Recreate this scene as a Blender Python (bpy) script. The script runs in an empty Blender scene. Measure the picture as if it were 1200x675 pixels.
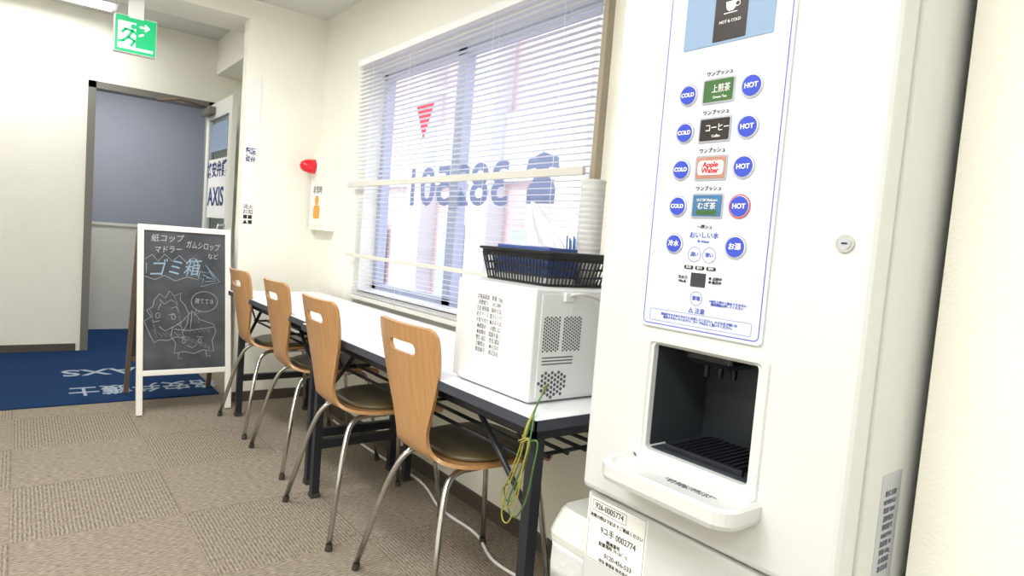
import bpy, bmesh, math, random
from mathutils import Matrix, Vector
random.seed(3)
scene = bpy.context.scene
COL = scene.collection
H = 1.08

# ------------------------------------------------------------------ materials
def lin(c):
    c = c/255.0
    return c/12.92 if c <= 0.04045 else ((c+0.055)/1.055)**2.4
def rgb(r, g, b): return (lin(r), lin(g), lin(b), 1.0)

def new_mat(name):
    m = bpy.data.materials.new(name); m.use_nodes = True
    nt = m.node_tree
    return m, nt, nt.nodes["Principled BSDF"]

def mat(name, col, rough=0.5, metal=0.0, emis=0.0, noise=0.04, nscale=8.0, bump=0.0, bscale=200.0, coat=0.0, spec=0.5):
    m, nt, b = new_mat(name)
    N, L = nt.nodes, nt.links
    tc = N.new('ShaderNodeTexCoord')
    nz = N.new('ShaderNodeTexNoise'); nz.inputs['Scale'].default_value = nscale; nz.inputs['Detail'].default_value = 4
    L.new(tc.outputs['Object'], nz.inputs['Vector'])
    mr = N.new('ShaderNodeMapRange'); mr.inputs['To Min'].default_value = 1-noise; mr.inputs['To Max'].default_value = 1+noise*0.5
    L.new(nz.outputs['Fac'], mr.inputs['Value'])
    mx = N.new('ShaderNodeVectorMath'); mx.operation = 'SCALE'; mx.inputs[0].default_value = col[:3]
    L.new(mr.outputs['Result'], mx.inputs['Scale'])
    L.new(mx.outputs[0], b.inputs['Base Color'])
    b.inputs['Roughness'].default_value = rough
    b.inputs['Metallic'].default_value = metal
    b.inputs['Specular IOR Level'].default_value = spec
    b.inputs['Coat Weight'].default_value = coat
    if emis > 0:
        b.inputs['Emission Color'].default_value = col
        b.inputs['Emission Strength'].default_value = emis
    if bump > 0:
        n2 = N.new('ShaderNodeTexNoise'); n2.inputs['Scale'].default_value = bscale; n2.inputs['Detail'].default_value = 3
        L.new(tc.outputs['Object'], n2.inputs['Vector'])
        bp = N.new('ShaderNodeBump'); bp.inputs['Strength'].default_value = bump; bp.inputs['Distance'].default_value = 0.004
        L.new(n2.outputs['Fac'], bp.inputs['Height']); L.new(bp.outputs['Normal'], b.inputs['Normal'])
    return m

M = {}
M['wall'] = mat('wallpaper_cream', rgb(246,245,234), 0.9, noise=0.03, bump=0.35, bscale=160)
M['ceil'] = mat('ceiling_board', rgb(226,226,222), 0.95, noise=0.08, nscale=60, bump=0.4, bscale=90)
M['beam'] = mat('beam_paint', rgb(246,244,233), 0.9, noise=0.02, bump=0.2)
M['hall'] = mat('hall_blue_grey', rgb(148,153,165), 0.8, noise=0.04)
M['hall_low'] = mat('hall_beige', rgb(214,213,204), 0.8, noise=0.04)
M['white_pl'] = mat('machine_white', rgb(214,217,216), 0.28, noise=0.015, coat=0.3)
M['white_pl2'] = mat('machine_base_white', rgb(212,215,213), 0.35, noise=0.015)
M['panel'] = mat('panel_white', rgb(216,223,234), 0.2, noise=0.01, coat=0.5)
M['blue_line'] = mat('print_blue', rgb(84,100,205), 0.5)
M['blue_btn'] = mat('button_blue', rgb(60,80,195), 0.3)
M['silver'] = mat('ring_silver', rgb(195,200,210), 0.3, metal=0.6)
M['white'] = mat('print_white', rgb(250,250,250), 0.5, noise=0.01)
M['rail'] = mat('blind_rail_cream', rgb(214,212,203), 0.5, noise=0.01)
M['paper'] = mat('paper', rgb(240,240,238), 0.8, noise=0.02)
M['black_txt'] = mat('print_black', rgb(28,28,30), 0.6)
M['grey_txt'] = mat('print_grey', rgb(105,110,120), 0.6)
M['black'] = mat('black_plastic', rgb(22,22,24), 0.4, noise=0.1)
M['cavity'] = mat('cavity_dark', rgb(54,60,65), 0.35, noise=0.1)
M['cavity2'] = mat('cavity_part', rgb(28,32,38), 0.3, noise=0.1)
M['green_lab'] = mat('label_green', rgb(60,105,50), 0.4, noise=0.3, nscale=60)
M['coffee_lab'] = mat('label_coffee', rgb(42,34,32), 0.4, noise=0.3, nscale=60)
M['apple_lab'] = mat('label_apple', rgb(185,135,118), 0.4, noise=0.3, nscale=60)
M['water_lab'] = mat('label_water', rgb(70,120,165), 0.4, noise=0.4, nscale=50)
M['screen'] = mat('screen_blue', rgb(145,170,200), 0.15, noise=0.05, coat=0.5)
M['red'] = mat('red_plastic', rgb(220,30,45), 0.25, noise=0.03, emis=0.15)
M['chrome'] = mat('chrome_tube', rgb(205,205,202), 0.22, metal=1.0, noise=0.02)
M['rubber'] = mat('rubber_foot', rgb(60,58,55), 0.7)
M['cushion'] = mat('vinyl_olive', rgb(96,86,60), 0.35, noise=0.1, nscale=30, bump=0.15, bscale=300)
M['table_top'] = mat('table_white', rgb(240,242,245), 0.25, noise=0.01)
M['table_edge'] = mat('table_edge', rgb(62,66,76), 0.5)
M['frame_blk'] = mat('frame_black', rgb(34,38,46), 0.4, noise=0.05)
M['mw'] = mat('microwave_white', rgb(222,224,225), 0.4, noise=0.015)
M['vent'] = mat('vent_dark', rgb(90,92,95), 0.7)
M['basket'] = mat('basket_black', rgb(26,27,31), 0.4)
M['blue_box'] = mat('tissue_box_blue', rgb(60,85,150), 0.5, noise=0.3, nscale=40)
M['tissue'] = mat('tissue_white', rgb(208,210,218), 0.95, noise=0.03)
M['cup'] = mat('cup_white', rgb(200,200,198), 0.6, noise=0.01)
M['bin'] = mat('bin_white', rgb(226,228,222), 0.35, noise=0.02)
M['bag'] = mat('bin_bag_white', rgb(225,228,228), 0.6, noise=0.05, nscale=30, bump=0.5, bscale=60)
M['wire_g'] = mat('wire_green', rgb(78,120,58), 0.5)
M['wire_y'] = mat('wire_yellow', rgb(160,152,66), 0.5)
M['wire_w'] = mat('wire_grey', rgb(200,200,196), 0.5)
M['frame_w'] = mat('board_frame_white', rgb(240,238,230), 0.6, noise=0.03)
M['rearwood'] = mat('board_rear_brown', rgb(110,95,80), 0.7)
M['chalk'] = mat('chalk_white', rgb(190,193,194), 0.95, noise=0.25, nscale=150)
M['chalk_b'] = mat('chalk_blue', rgb(150,178,198), 0.95, noise=0.25, nscale=150)
M['chalk_p'] = mat('chalk_pale', rgb(175,177,178), 0.95, noise=0.3, nscale=150)
M['mat_blue'] = mat('door_mat_blue', rgb(28,56,96), 0.95, noise=0.25, nscale=90, bump=0.5, bscale=400, spec=0.1)
M['mat_txt'] = mat('door_mat_print', rgb(160,172,186), 0.95, noise=0.2, nscale=90)
M['alu'] = mat('aluminium', rgb(180,188,208), 0.4, metal=0.0)
M['dframe'] = mat('door_frame_grey', rgb(120,118,112), 0.5)
M['dleaf'] = mat('door_leaf_white', rgb(232,234,228), 0.4)
M['base'] = mat('baseboard_brown', rgb(84,76,68), 0.6)
M['trimb'] = mat('trim_brown', rgb(165,155,135), 0.6)
M['exit_g'] = mat('exit_green', rgb(10,175,110), 0.4, emis=0.5, noise=0.01)
M['exit_w'] = mat('exit_white', rgb(240,255,248), 0.4, emis=0.6, noise=0.01)
M['navy'] = mat('print_navy', rgb(40,60,125), 0.5)
M['orange'] = mat('print_orange', rgb(235,165,60), 0.6)
M['decal'] = mat('decal_blue_grey', rgb(146,160,198), 0.6)
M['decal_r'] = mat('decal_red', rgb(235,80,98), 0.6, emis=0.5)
M['pink'] = mat('facade_pink', rgb(206,180,180), 0.9, noise=0.05)
M['fwhite'] = mat('facade_white', rgb(212,212,216), 0.9, noise=0.05)
M['ffloor'] = mat('street_grey', rgb(200,200,202), 0.95)
M['fblue'] = mat('facade_blue', rgb(168,180,206), 0.9)
M['tube'] = mat('fluorescent_diffuser', (1,0.99,0.97,1), 0.5, emis=4.0, noise=0)
M['stir'] = mat('stirrer_blue', rgb(70,110,170), 0.5)

def wood():
    m, nt, b = new_mat('plywood_beech')
    N, L = nt.nodes, nt.links
    tc = N.new('ShaderNodeTexCoord'); mp = N.new('ShaderNodeMapping')
    mp.inputs['Scale'].default_value = (60, 5, 5)
    L.new(tc.outputs['Object'], mp.inputs['Vector'])
    nz = N.new('ShaderNodeTexNoise'); nz.inputs['Scale'].default_value = 2.0; nz.inputs['Detail'].default_value = 6
    L.new(mp.outputs['Vector'], nz.inputs['Vector'])
    cr = N.new('ShaderNodeValToRGB')
    cr.color_ramp.elements[0].position = 0.3; cr.color_ramp.elements[0].color = rgb(180,133,84)
    cr.color_ramp.elements[1].position = 0.75; cr.color_ramp.elements[1].color = rgb(199,154,104)
    L.new(nz.outputs['Fac'], cr.inputs['Fac']); L.new(cr.outputs['Color'], b.inputs['Base Color'])
    b.inputs['Roughness'].default_value = 0.35; b.inputs['Coat Weight'].default_value = 0.25
    return m
M['wood'] = wood()

def board_mat():
    m, nt, b = new_mat('chalkboard_slate')
    N, L = nt.nodes, nt.links
    tc = N.new('ShaderNodeTexCoord')
    nz = N.new('ShaderNodeTexNoise'); nz.inputs['Scale'].default_value = 6; nz.inputs['Detail'].default_value = 8
    L.new(tc.outputs['Object'], nz.inputs['Vector'])
    cr = N.new('ShaderNodeValToRGB')
    cr.color_ramp.elements[0].position = 0.35; cr.color_ramp.elements[0].color = rgb(50,54,60)
    cr.color_ramp.elements[1].position = 0.8; cr.color_ramp.elements[1].color = rgb(92,96,102)
    L.new(nz.outputs['Fac'], cr.inputs['Fac']); L.new(cr.outputs['Color'], b.inputs['Base Color'])
    b.inputs['Roughness'].default_value = 0.7
    return m
M['board'] = board_mat()

def carpet():
    m, nt, b = new_mat('carpet_tiles')
    N, L = nt.nodes, nt.links
    tc = N.new('ShaderNodeTexCoord'); sx = N.new('ShaderNodeSeparateXYZ')
    L.new(tc.outputs['Object'], sx.inputs[0])
    def math_(op, a, bb=None):
        n = N.new('ShaderNodeMath'); n.operation = op
        for i, v in enumerate((a, bb)):
            if v is None: continue
            if isinstance(v, (int, float)): n.inputs[i].default_value = v
            else: L.new(v, n.inputs[i])
        return n.outputs[0]
    X, Y = sx.outputs['X'], sx.outputs['Y']
    tx = math_('FLOOR', math_('DIVIDE', X, 0.5)); ty = math_('FLOOR', math_('DIVIDE', Y, 0.5))
    par = math_('FLOORED_MODULO', math_('ADD', tx, ty), 2.0)
    c = math_('ADD', math_('MULTIPLY', X, par), math_('MULTIPLY', Y, math_('SUBTRACT', 1.0, par)))
    al = math_('ADD', math_('MULTIPLY', Y, par), math_('MULTIPLY', X, math_('SUBTRACT', 1.0, par)))
    cb = N.new('ShaderNodeCombineXYZ')
    L.new(math_('MULTIPLY', c, 190.0), cb.inputs[0]); L.new(math_('MULTIPLY', al, 45.0), cb.inputs[1]); L.new(math_('ADD', tx, math_('MULTIPLY', ty, 7.0)), cb.inputs[2])
    nz = N.new('ShaderNodeTexNoise'); nz.inputs['Scale'].default_value = 1.0; nz.inputs['Detail'].default_value = 3
    L.new(cb.outputs[0], nz.inputs['Vector'])
    rib = math_('ADD', 0.5, math_('MULTIPLY', math_('SINE', math_('MULTIPLY', c, 2*math.pi/0.0125)), 0.5))
    fac = math_('ADD', math_('MULTIPLY', nz.outputs['Fac'], 0.78), math_('MULTIPLY', rib, 0.20))
    cr = N.new('ShaderNodeValToRGB')
    cr.color_ramp.elements[0].position = 0.30; cr.color_ramp.elements[0].color = rgb(108,100,88)
    cr.color_ramp.elements[1].position = 0.72; cr.color_ramp.elements[1].color = rgb(172,161,145)
    L.new(fac, cr.inputs['Fac'])
    def seam(v):
        f = math_('FRACT', math_('DIVIDE', v, 0.5))
        return math_('MAXIMUM', math_('LESS_THAN', f, 0.006), math_('GREATER_THAN', f, 0.994))
    s = math_('MAXIMUM', seam(X), seam(Y))
    tone = math_('SUBTRACT', 1.0, math_('MULTIPLY', s, 0.12))
    tone = math_('MULTIPLY', tone, math_('ADD', 0.97, math_('MULTIPLY', par, 0.05)))
    vm = N.new('ShaderNodeVectorMath'); vm.operation = 'SCALE'
    L.new(cr.outputs['Color'], vm.inputs[0]); L.new(tone, vm.inputs['Scale'])
    L.new(vm.outputs[0], b.inputs['Base Color'])
    b.inputs['Roughness'].default_value = 1.0; b.inputs['Specular IOR Level'].default_value = 0.1
    bp = N.new('ShaderNodeBump'); bp.inputs['Strength'].default_value = 0.6; bp.inputs['Distance'].default_value = 0.004
    L.new(fac, bp.inputs['Height']); L.new(bp.outputs['Normal'], b.inputs['Normal'])
    return m
M['carpet'] = carpet()

def slat_mat():
    m, nt, b = new_mat('blind_slat_white')
    N, L = nt.nodes, nt.links
    tl = N.new('ShaderNodeBsdfTranslucent'); tl.inputs['Color'].default_value = rgb(230,232,240)
    mx = N.new('ShaderNodeMixShader'); mx.inputs[0].default_value = 0.4
    b.inputs['Base Color'].default_value = rgb(222,225,233); b.inputs['Roughness'].default_value = 0.4
    L.new(b.outputs[0], mx.inputs[1]); L.new(tl.outputs[0], mx.inputs[2])
    L.new(mx.outputs[0], N['Material Output'].inputs['Surface'])
    return m
M['slat'] = slat_mat()

def glass_mat(name, tint):
    m, nt, b = new_mat(name)
    N, L = nt.nodes, nt.links
    tr = N.new('ShaderNodeBsdfTransparent'); tr.inputs['Color'].default_value = tint
    gl = N.new('ShaderNodeBsdfGlossy'); gl.inputs['Roughness'].default_value = 0.03
    mx = N.new('ShaderNodeMixShader'); mx.inputs[0].default_value = 0.06
    L.new(tr.outputs[0], mx.inputs[1]); L.new(gl.outputs[0], mx.inputs[2])
    L.new(mx.outputs[0], N['Material Output'].inputs['Surface'])
    return m
M['glass'] = glass_mat('window_glass', (0.97,0.98,1,1))
M['glass_d'] = glass_mat('door_glass', (0.85,0.9,0.93,1))

# ------------------------------------------------------------------ builders
def empty(name, loc=(0,0,0), local=False, rotz=0.0):
    e = bpy.data.objects.new(name, None); e.empty_display_size = 0.1
    e.location = loc; e.rotation_euler = (0,0,rotz)
    COL.objects.link(e)
    e['loc_mode'] = 1 if local else 0
    return e

def finish(ob, parent):
    COL.objects.link(ob)
    if parent is not None:
        ob.parent = parent
        if not parent.get('loc_mode', 0):
            ob.matrix_parent_inverse = Matrix.Translation(-Vector(parent.location))
    return ob

def from_bm(name, bm, material, parent=None, smooth=False, xf=None):
    if xf is not None: bm.transform(xf)
    bmesh.ops.recalc_face_normals(bm, faces=bm.faces[:])
    me = bpy.data.meshes.new(name); bm.to_mesh(me); bm.free()
    if isinstance(material, (list, tuple)):
        for mm in material: me.materials.append(mm)
    else: me.materials.append(material)
    if smooth:
        for p in me.polygons: p.use_smooth = True
    ob = bpy.data.objects.new(name, me)
    return finish(ob, parent)

def add_box(bm, lo, hi, bevel=0.0, seg=2):
    c = [(lo[i]+hi[i])/2 for i in range(3)]; s = [abs(hi[i]-lo[i]) for i in range(3)]
    r = bmesh.ops.create_cube(bm, size=1.0, matrix=Matrix.Translation(c) @ Matrix.Diagonal((s[0],s[1],s[2],1)))
    if bevel > 0:
        es = set()
        for v in r['verts']:
            for e in v.link_edges: es.add(e)
        bmesh.ops.bevel(bm, geom=list(es), offset=bevel, segments=seg, affect='EDGES', profile=0.5)

def box(name, lo, hi, material, parent=None, bevel=0.0, seg=2, xf=None):
    bm = bmesh.new(); add_box(bm, lo, hi, bevel, seg)
    return from_bm(name, bm, material, parent, xf=xf)

def boxes(name, lst, material, parent=None, bevel=0.0, xf=None):
    bm = bmesh.new()
    for lo, hi in lst: add_box(bm, lo, hi, bevel)
    return from_bm(name, bm, material, parent, xf=xf)

def add_cyl(bm, p0, p1, r0, r1=None, seg=24):
    p0, p1 = Vector(p0), Vector(p1); d = p1-p0
    r1 = r0 if r1 is None else r1
    q = d.to_track_quat('Z','Y').to_matrix().to_4x4()
    bmesh.ops.create_cone(bm, cap_ends=True, segments=seg, radius1=r0, radius2=r1, depth=d.length,
                          matrix=Matrix.Translation((p0+p1)/2) @ q)
def cyl(name, p0, p1, r0, material, parent=None, r1=None, seg=24, xf=None, smooth=False):
    bm = bmesh.new(); add_cyl(bm, p0, p1, r0, r1, seg)
    ob = from_bm(name, bm, material, parent, xf=xf)
    if smooth:
        for p in ob.data.polygons:
            if len(p.vertices) == 4: p.use_smooth = True
    return ob

def fillet(pts, rad, n=6):
    pts = [Vector(p) for p in pts]; out = [pts[0]]
    for i in range(1, len(pts)-1):
        a, b, c = pts[i-1], pts[i], pts[i+1]
        r = min(rad, (a-b).length*0.49, (c-b).length*0.49)
        s = b+(a-b).normalized()*r; e = b+(c-b).normalized()*r
        for k in range(n+1):
            t = k/n
            out.append(s*(1-t)**2 + b*2*t*(1-t) + e*t*t)
    out.append(pts[-1]); return out

def add_tube(bm, pts, r, seg=10, closed=False):
    pts = [Vector(p) for p in pts]; n = len(pts); rings = []
    up = None
    for i, p in enumerate(pts):
        if closed: t = pts[(i+1) % n]-pts[i-1]
        else: t = pts[min(i+1, n-1)]-pts[max(i-1, 0)]
        t.normalize()
        if up is None:
            up = Vector((0,0,1)) if abs(t.z) < 0.9 else Vector((1,0,0))
        up = (up - t*up.dot(t)).normalized(); sd = t.cross(up)
        rings.append([bm.verts.new(p+(up*math.cos(a)+sd*math.sin(a))*r) for a in [2*math.pi*k/seg for k in range(seg)]])
    m = n if closed else n-1
    for i in range(m):
        A, B = rings[i], rings[(i+1) % n]
        for k in range(seg):
            bm.faces.new((A[k], A[(k+1)%seg], B[(k+1)%seg], B[k]))
    if not closed:
        bm.faces.new(rings[0][::-1]); bm.faces.new(rings[-1])
def tube(name, paths, r, material, parent=None, seg=10, closed=False, xf=None):
    bm = bmesh.new()
    if not isinstance(paths[0][0], (list, tuple, Vector)): paths = [paths]
    for p in paths: add_tube(bm, p, r, seg, closed)
    return from_bm(name, bm, material, parent, smooth=True, xf=xf)

def smoothpts(pts, n=6):
    P = [Vector(p) for p in pts]; P = [2*P[0]-P[1]]+P+[2*P[-1]-P[-2]]; out = []
    for i in range(1, len(P)-2):
        for k in range(n):
            t = k/n; a,b,c,d = P[i-1],P[i],P[i+1],P[i+2]
            out.append(0.5*((2*b)+(c-a)*t+(2*a-5*b+4*c-d)*t*t+(3*b-a-3*c+d)*t**3))
    out.append(P[-2]); return out

def rr(hx, hy, r, n=6, cx=0, cy=0):
    out = []
    for (sx, sy, a0) in ((1,1,0),(-1,1,90),(-1,-1,180),(1,-1,270)):
        for k in range(n+1):
            a = math.radians(a0+90*k/n)
            out.append((cx+sx*(hx-r)+r*math.cos(a), cy+sy*(hy-r)+r*math.sin(a)))
    return out
def loft(name, rings, material, parent=None, smooth=False, cap=(True, True), xf=None):
    bm = bmesh.new(); R = [[bm.verts.new(p) for p in r] for r in rings]; n = len(R[0])
    for i in range(len(R)-1):
        for k in range(n): bm.faces.new((R[i][k], R[i][(k+1)%n], R[i+1][(k+1)%n], R[i+1][k]))
    if cap[0]: bm.faces.new(R[0][::-1])
    if cap[1]: bm.faces.new(R[-1])
    return from_bm(name, bm, material, parent, smooth=smooth, xf=xf)

def plate(name, pts2, th, material, parent, xf):
    return loft(name, [[(x,y,0) for x,y in pts2], [(x,y,th) for x,y in pts2]], material, parent, xf=xf)

def outline(name, pts2, w, th, material, parent, xf):
    bm = bmesh.new(); n = len(pts2)
    V = [Vector((p[0],p[1])) for p in pts2]
    outer = []; inner = []
    for i in range(n):
        t = (V[(i+1)%n]-V[i-1]).normalized(); nn = Vector((t.y,-t.x))
        outer.append(V[i]+nn*w/2); inner.append(V[i]-nn*w/2)
    a = [bm.verts.new((p.x,p.y,th)) for p in outer]; b = [bm.verts.new((p.x,p.y,th)) for p in inner]
    for i in range(n): bm.faces.new((a[i],a[(i+1)%n],b[(i+1)%n],b[i]))
    return from_bm(name, bm, material, parent, xf=xf)

def text(name, body, size, xf, material, parent=None, th=0.0004, align='CENTER', sx=1.0, bold=0.0, spacing=1.0, shear=0.0):
    cu = bpy.data.curves.new(name+'_cu', 'FONT'); cu.body = body; cu.size = size
    cu.align_x = align; cu.align_y = 'CENTER'; cu.extrude = th; cu.offset = bold; cu.space_line = spacing
    cu.resolution_u = 3; cu.shear = shear
    tmp = bpy.data.objects.new(name+'_tmp', cu); COL.objects.link(tmp)
    bpy.context.view_layer.update()
    dg = bpy.context.evaluated_depsgraph_get()
    me = bpy.data.meshes.new_from_object(tmp.evaluated_get(dg))
    bpy.data.objects.remove(tmp); bpy.data.curves.remove(cu)
    me.transform(xf @ Matrix.Diagonal((sx,1,1,1)))
    me.materials.clear(); me.materials.append(material)
    ob = bpy.data.objects.new(name, me)
    return finish(ob, parent)

def frame_xf(origin, u, v):
    u = Vector(u).normalized(); v = Vector(v).normalized(); n = u.cross(v)
    m = Matrix((( u.x, v.x, n.x, origin[0]), (u.y, v.y, n.y, origin[1]), (u.z, v.z, n.z, origin[2]), (0,0,0,1)))
    return m
def FY(x, y, z): return frame_xf((x,y,z), (1,0,0), (0,0,1))
def FX(x, y, z): return frame_xf((x,y,z), (0,1,0), (0,0,1))
def circ(r, n=28, cx=0, cy=0): return [(cx+r*math.cos(2*math.pi*k/n), cy+r*math.sin(2*math.pi*k/n)) for k in range(n)]

# ------------------------------------------------------------------ room shell
YW = 1.5; XB = -5.85; XF = 2.2; YL = -2.2
box('floor', (XB-2.2, YL-0.1, -0.1), (XF+0.1, 1.65, 0.0), M['carpet'])
boxes('ceiling', [((-4.02, YL-0.1, 2.37), (XF+0.1, 1.65, 2.5)), ((XB-0.1, YL-0.1, 2.56), (-4.3, 1.65, 2.7))], M['ceil'])
box('trim_ceiling_beam', (-4.34, YL, 2.26), (-4.0, 1.5, 2.62), M['beam'])
box('trim_side_soffit', (XB, 1.28, 2.28), (-4.34, 1.5, 2.56), M['beam'])
WX0, WX1, WZ0, WZ1 = -3.32, -1.56, 0.76, 1.96
boxes('wall_right', [((XB-0.1, 1.5, 0), (WX0, 1.65, 2.7)), ((WX1, 1.5, 0), (XF+0.1, 1.65, 2.7)),
                     ((WX0, 1.5, 0), (WX1, 1.65, WZ0)), ((WX0, 1.5, WZ1), (WX1, 1.65, 2.7))], M['wall'])
DY0, DY1, DZ = 0.417, 1.25, 2.03
boxes('wall_back', [((XB-0.1, YL, 0), (XB, DY0, 2.7)), ((XB-0.1, DY1, 0), (XB, 1.5, 2.7)), ((XB-0.1, DY0, DZ), (XB, DY1, 2.7))], M['wall'])
box('wall_left', (XB-0.1, YL-0.1, 0), (XF+0.1, YL, 2.7), M['wall'])
box('wall_front', (XF, YL, 0), (XF+0.1, 1.5, 2.5), M['wall'])
box('wall_pillar_corner', (-4.1, 1.04, 0), (-4.0, 1.5, 2.26), M['wall'])
box('wall_pillar_right', (-0.365, 1.1, 0), (XF, 1.5, 2.37), M['wall'])
box('baseboard_right', (-4.0, 1.488, 0.0), (-0.9, 1.5, 0.06), M['base'])
box('baseboard_pillar', (-4.0, 1.04, 0.0), (-3.99, 1.488, 0.06), M['base'])
box('baseboard_back', (XB, YL, 0.0), (XB+0.01, 0.37, 0.06), M['base'])
boxes('wall_hall', [((-7.3, -0.6, 0), (-7.2, 2.0, 2.6)), ((-7.2, -0.7, 0), (XB-0.1, -0.6, 2.6)), ((-7.2, 1.65, 0), (XB-0.1, 1.75, 2.6)), ((-7.3,-0.7,2.4),(XB-0.1,1.75,2.5))], M['hall'])
hp = empty('hall_partition', (-6.9, 0.5, 0))
box('panel', (-6.93, -0.55, 0.0), (-6.89, 1.6, 0.96), M['hall_low'], hp)
box('top_rail', (-6.94, -0.55, 0.96), (-6.88, 1.6, 0.985), M['hall_low'], hp)
boxes('post', [((-6.885, 1.1, 0), (-6.88, 1.14, 0.96)), ((-6.885, 0.0, 0), (-6.88, 0.04, 0.96))], M['alu'], hp)

# ------------------------------------------------------------------ entry door
d = empty('door_1', (XB, 0.83, 0))
boxes('frame', [((XB-0.11, DY0-0.02, 0), (XB+0.02, DY0+0.03, DZ+0.02)), ((XB-0.11, DY1-0.02, 0), (XB+0.02, DY1+0.03, DZ+0.02)),
                ((XB-0.11, DY0-0.02, DZ-0.03), (XB+0.02, DY1+0.03, DZ+0.02))], M['dframe'], d)
ly0, ly1 = 1.215, 1.25
lx0, lx1 = XB+0.03, -5.02
boxes('leaf_frame', [((lx0, ly0, 0.02), (lx0+0.09, ly1, 2.0)), ((lx1-0.09, ly0, 0.02), (lx1, ly1, 2.0)),
                     ((lx0+0.09, ly0, 1.88), (lx1-0.09, ly1, 2.0)), ((lx0+0.09, ly0, 0.02), (lx1-0.09, ly1, 0.9))], M['dleaf'], d)
box('glass', (lx0+0.09, ly0+0.012, 0.9), (lx1-0.09, ly1-0.012, 1.88), M['glass_d'], d)
box('poster', (lx0+0.12, ly0+0.006, 1.10), (lx1-0.1, ly0+0.010, 1.56), M['paper'], d)
text('poster_title', '格安弁護', 0.13, FY(-5.43, ly0+0.004, 1.47), M['navy'], d, sx=1.2, bold=0.003)
text('poster_name', 'AXIS', 0.2, FY(-5.43, ly0+0.004, 1.26), M['navy'], d, sx=1.2, bold=0.004)
box('poster_upper', (lx0+0.14, ly0+0.006, 1.62), (lx1-0.13, ly0+0.010, 1.84), M['screen'], d)
tube('handle', fillet([(lx1-0.06, ly0, 1.05), (lx1-0.06, ly0-0.05, 1.05), (lx1-0.06, ly0-0.05, 0.85), (lx1-0.06, ly0, 0.85)], 0.02), 0.009, M['chrome'], d)
box('closer_body', (lx0+0.05, ly0-0.05, 1.91), (lx0+0.3, ly0, 1.97), M['dframe'], d, bevel=0.006)
tube('closer_arm', [[(lx0+0.12, ly0-0.03, 1.98), (lx0+0.25, ly0-0.25, 1.985)], [(lx0+0.25, ly0-0.25, 1.985), (XB+0.03, ly0-0.36, 1.99)]], 0.01, M['rearwood'], d)

dm = empty('door_mat', (-5.0, 0.3, 0))
box('pile', (XB+0.02, -0.55, 0.0), (-4.2, 1.02, 0.008), M['mat_blue'], dm, bevel=0.003)
text('logo', 'SAVAXS', 0.26, frame_xf((-5.02, 0.66, 0.0085), (0,-1,0), (1,0,0)), M['mat_txt'], dm, sx=0.9, bold=0.004)
text('logo_name', '格安弁護士', 0.24, frame_xf((-4.50, 0.66, 0.0085), (0,-1,0), (1,0,0)), M['mat_txt'], dm, sx=0.68, bold=0.003)
box('floor_hall', (-7.2, -0.6, 0.001), (XB-0.0, 1.65, 0.004), M['mat_blue'])

# ------------------------------------------------------------------ exit sign
ex = empty('exit_sign', (-4.2, 0.49, 2.26))
box('mount', (-4.225, 0.46, 2.15), (-4.185, 0.53, 2.26), M['white'], ex)
box('housing', (-4.24, 0.393, 1.96), (-4.19, 0.597, 2.16), M['white'], ex, bevel=0.004)
F = FX(-4.189, 0.495, 2.06)
plate('face_green', rr(0.098, 0.096, 0.004), 0.001, M['exit_g'], ex, F)
F2 = FX(-4.1875, 0.495, 2.06)
plate('face_door', [(-0.085,-0.08),(0.0,-0.08),(0.0,0.065),(-0.085,0.065)][::1], 0.0006, M['exit_w'], ex, F2)
plate('face_leg', [(0.0,-0.08),(0.085,-0.08),(0.085,-0.066),(0.0,-0.066)], 0.0006, M['exit_w'], ex, F2)
def stroke(name, segs, w, material, parent, xf, th=0.0005):
    bm = bmesh.new()
    for a, b in segs:
        a, b = Vector((a[0],a[1],0)), Vector((b[0],b[1],0)); t = (b-a).normalized(); n = Vector((-t.y,t.x,0))*w/2; a2 = a-t*w*0.3; b2 = b+t*w*0.3
        vs = [bm.verts.new(p+Vector((0,0,th))) for p in (a2-n, b2-n, b2+n, a2+n)]
        bm.faces.new(vs)
    return from_bm(name, bm, material, parent, xf=xf)
F3 = FX(-4.1865, 0.495, 2.06)
plate('runner_head', circ(0.014, 16, -0.012, 0.045), 0.0006, M['exit_g'], ex, F3)
stroke('runner_body', [((-0.015,0.025),(-0.035,-0.015)),((-0.012,0.02),(0.012,0.0)),((-0.02,0.022),(-0.05,0.025)),((-0.05,0.025),(-0.065,0.005)),
                       ((-0.035,-0.015),(-0.06,-0.04)),((-0.06,-0.04),(-0.08,-0.045)),((-0.032,-0.018),(-0.005,-0.03)),((-0.005,-0.03),(-0.02,-0.06))], 0.014, M['exit_g'], ex, F3)
stroke('runner_out', [((0.012,0.0),(0.035,0.012)),((0.02,0.05),(0.06,0.05)),((0.06,0.05),(0.045,0.065)),((0.06,0.05),(0.045,0.035))], 0.01, M['exit_w'], ex, F3)

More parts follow.
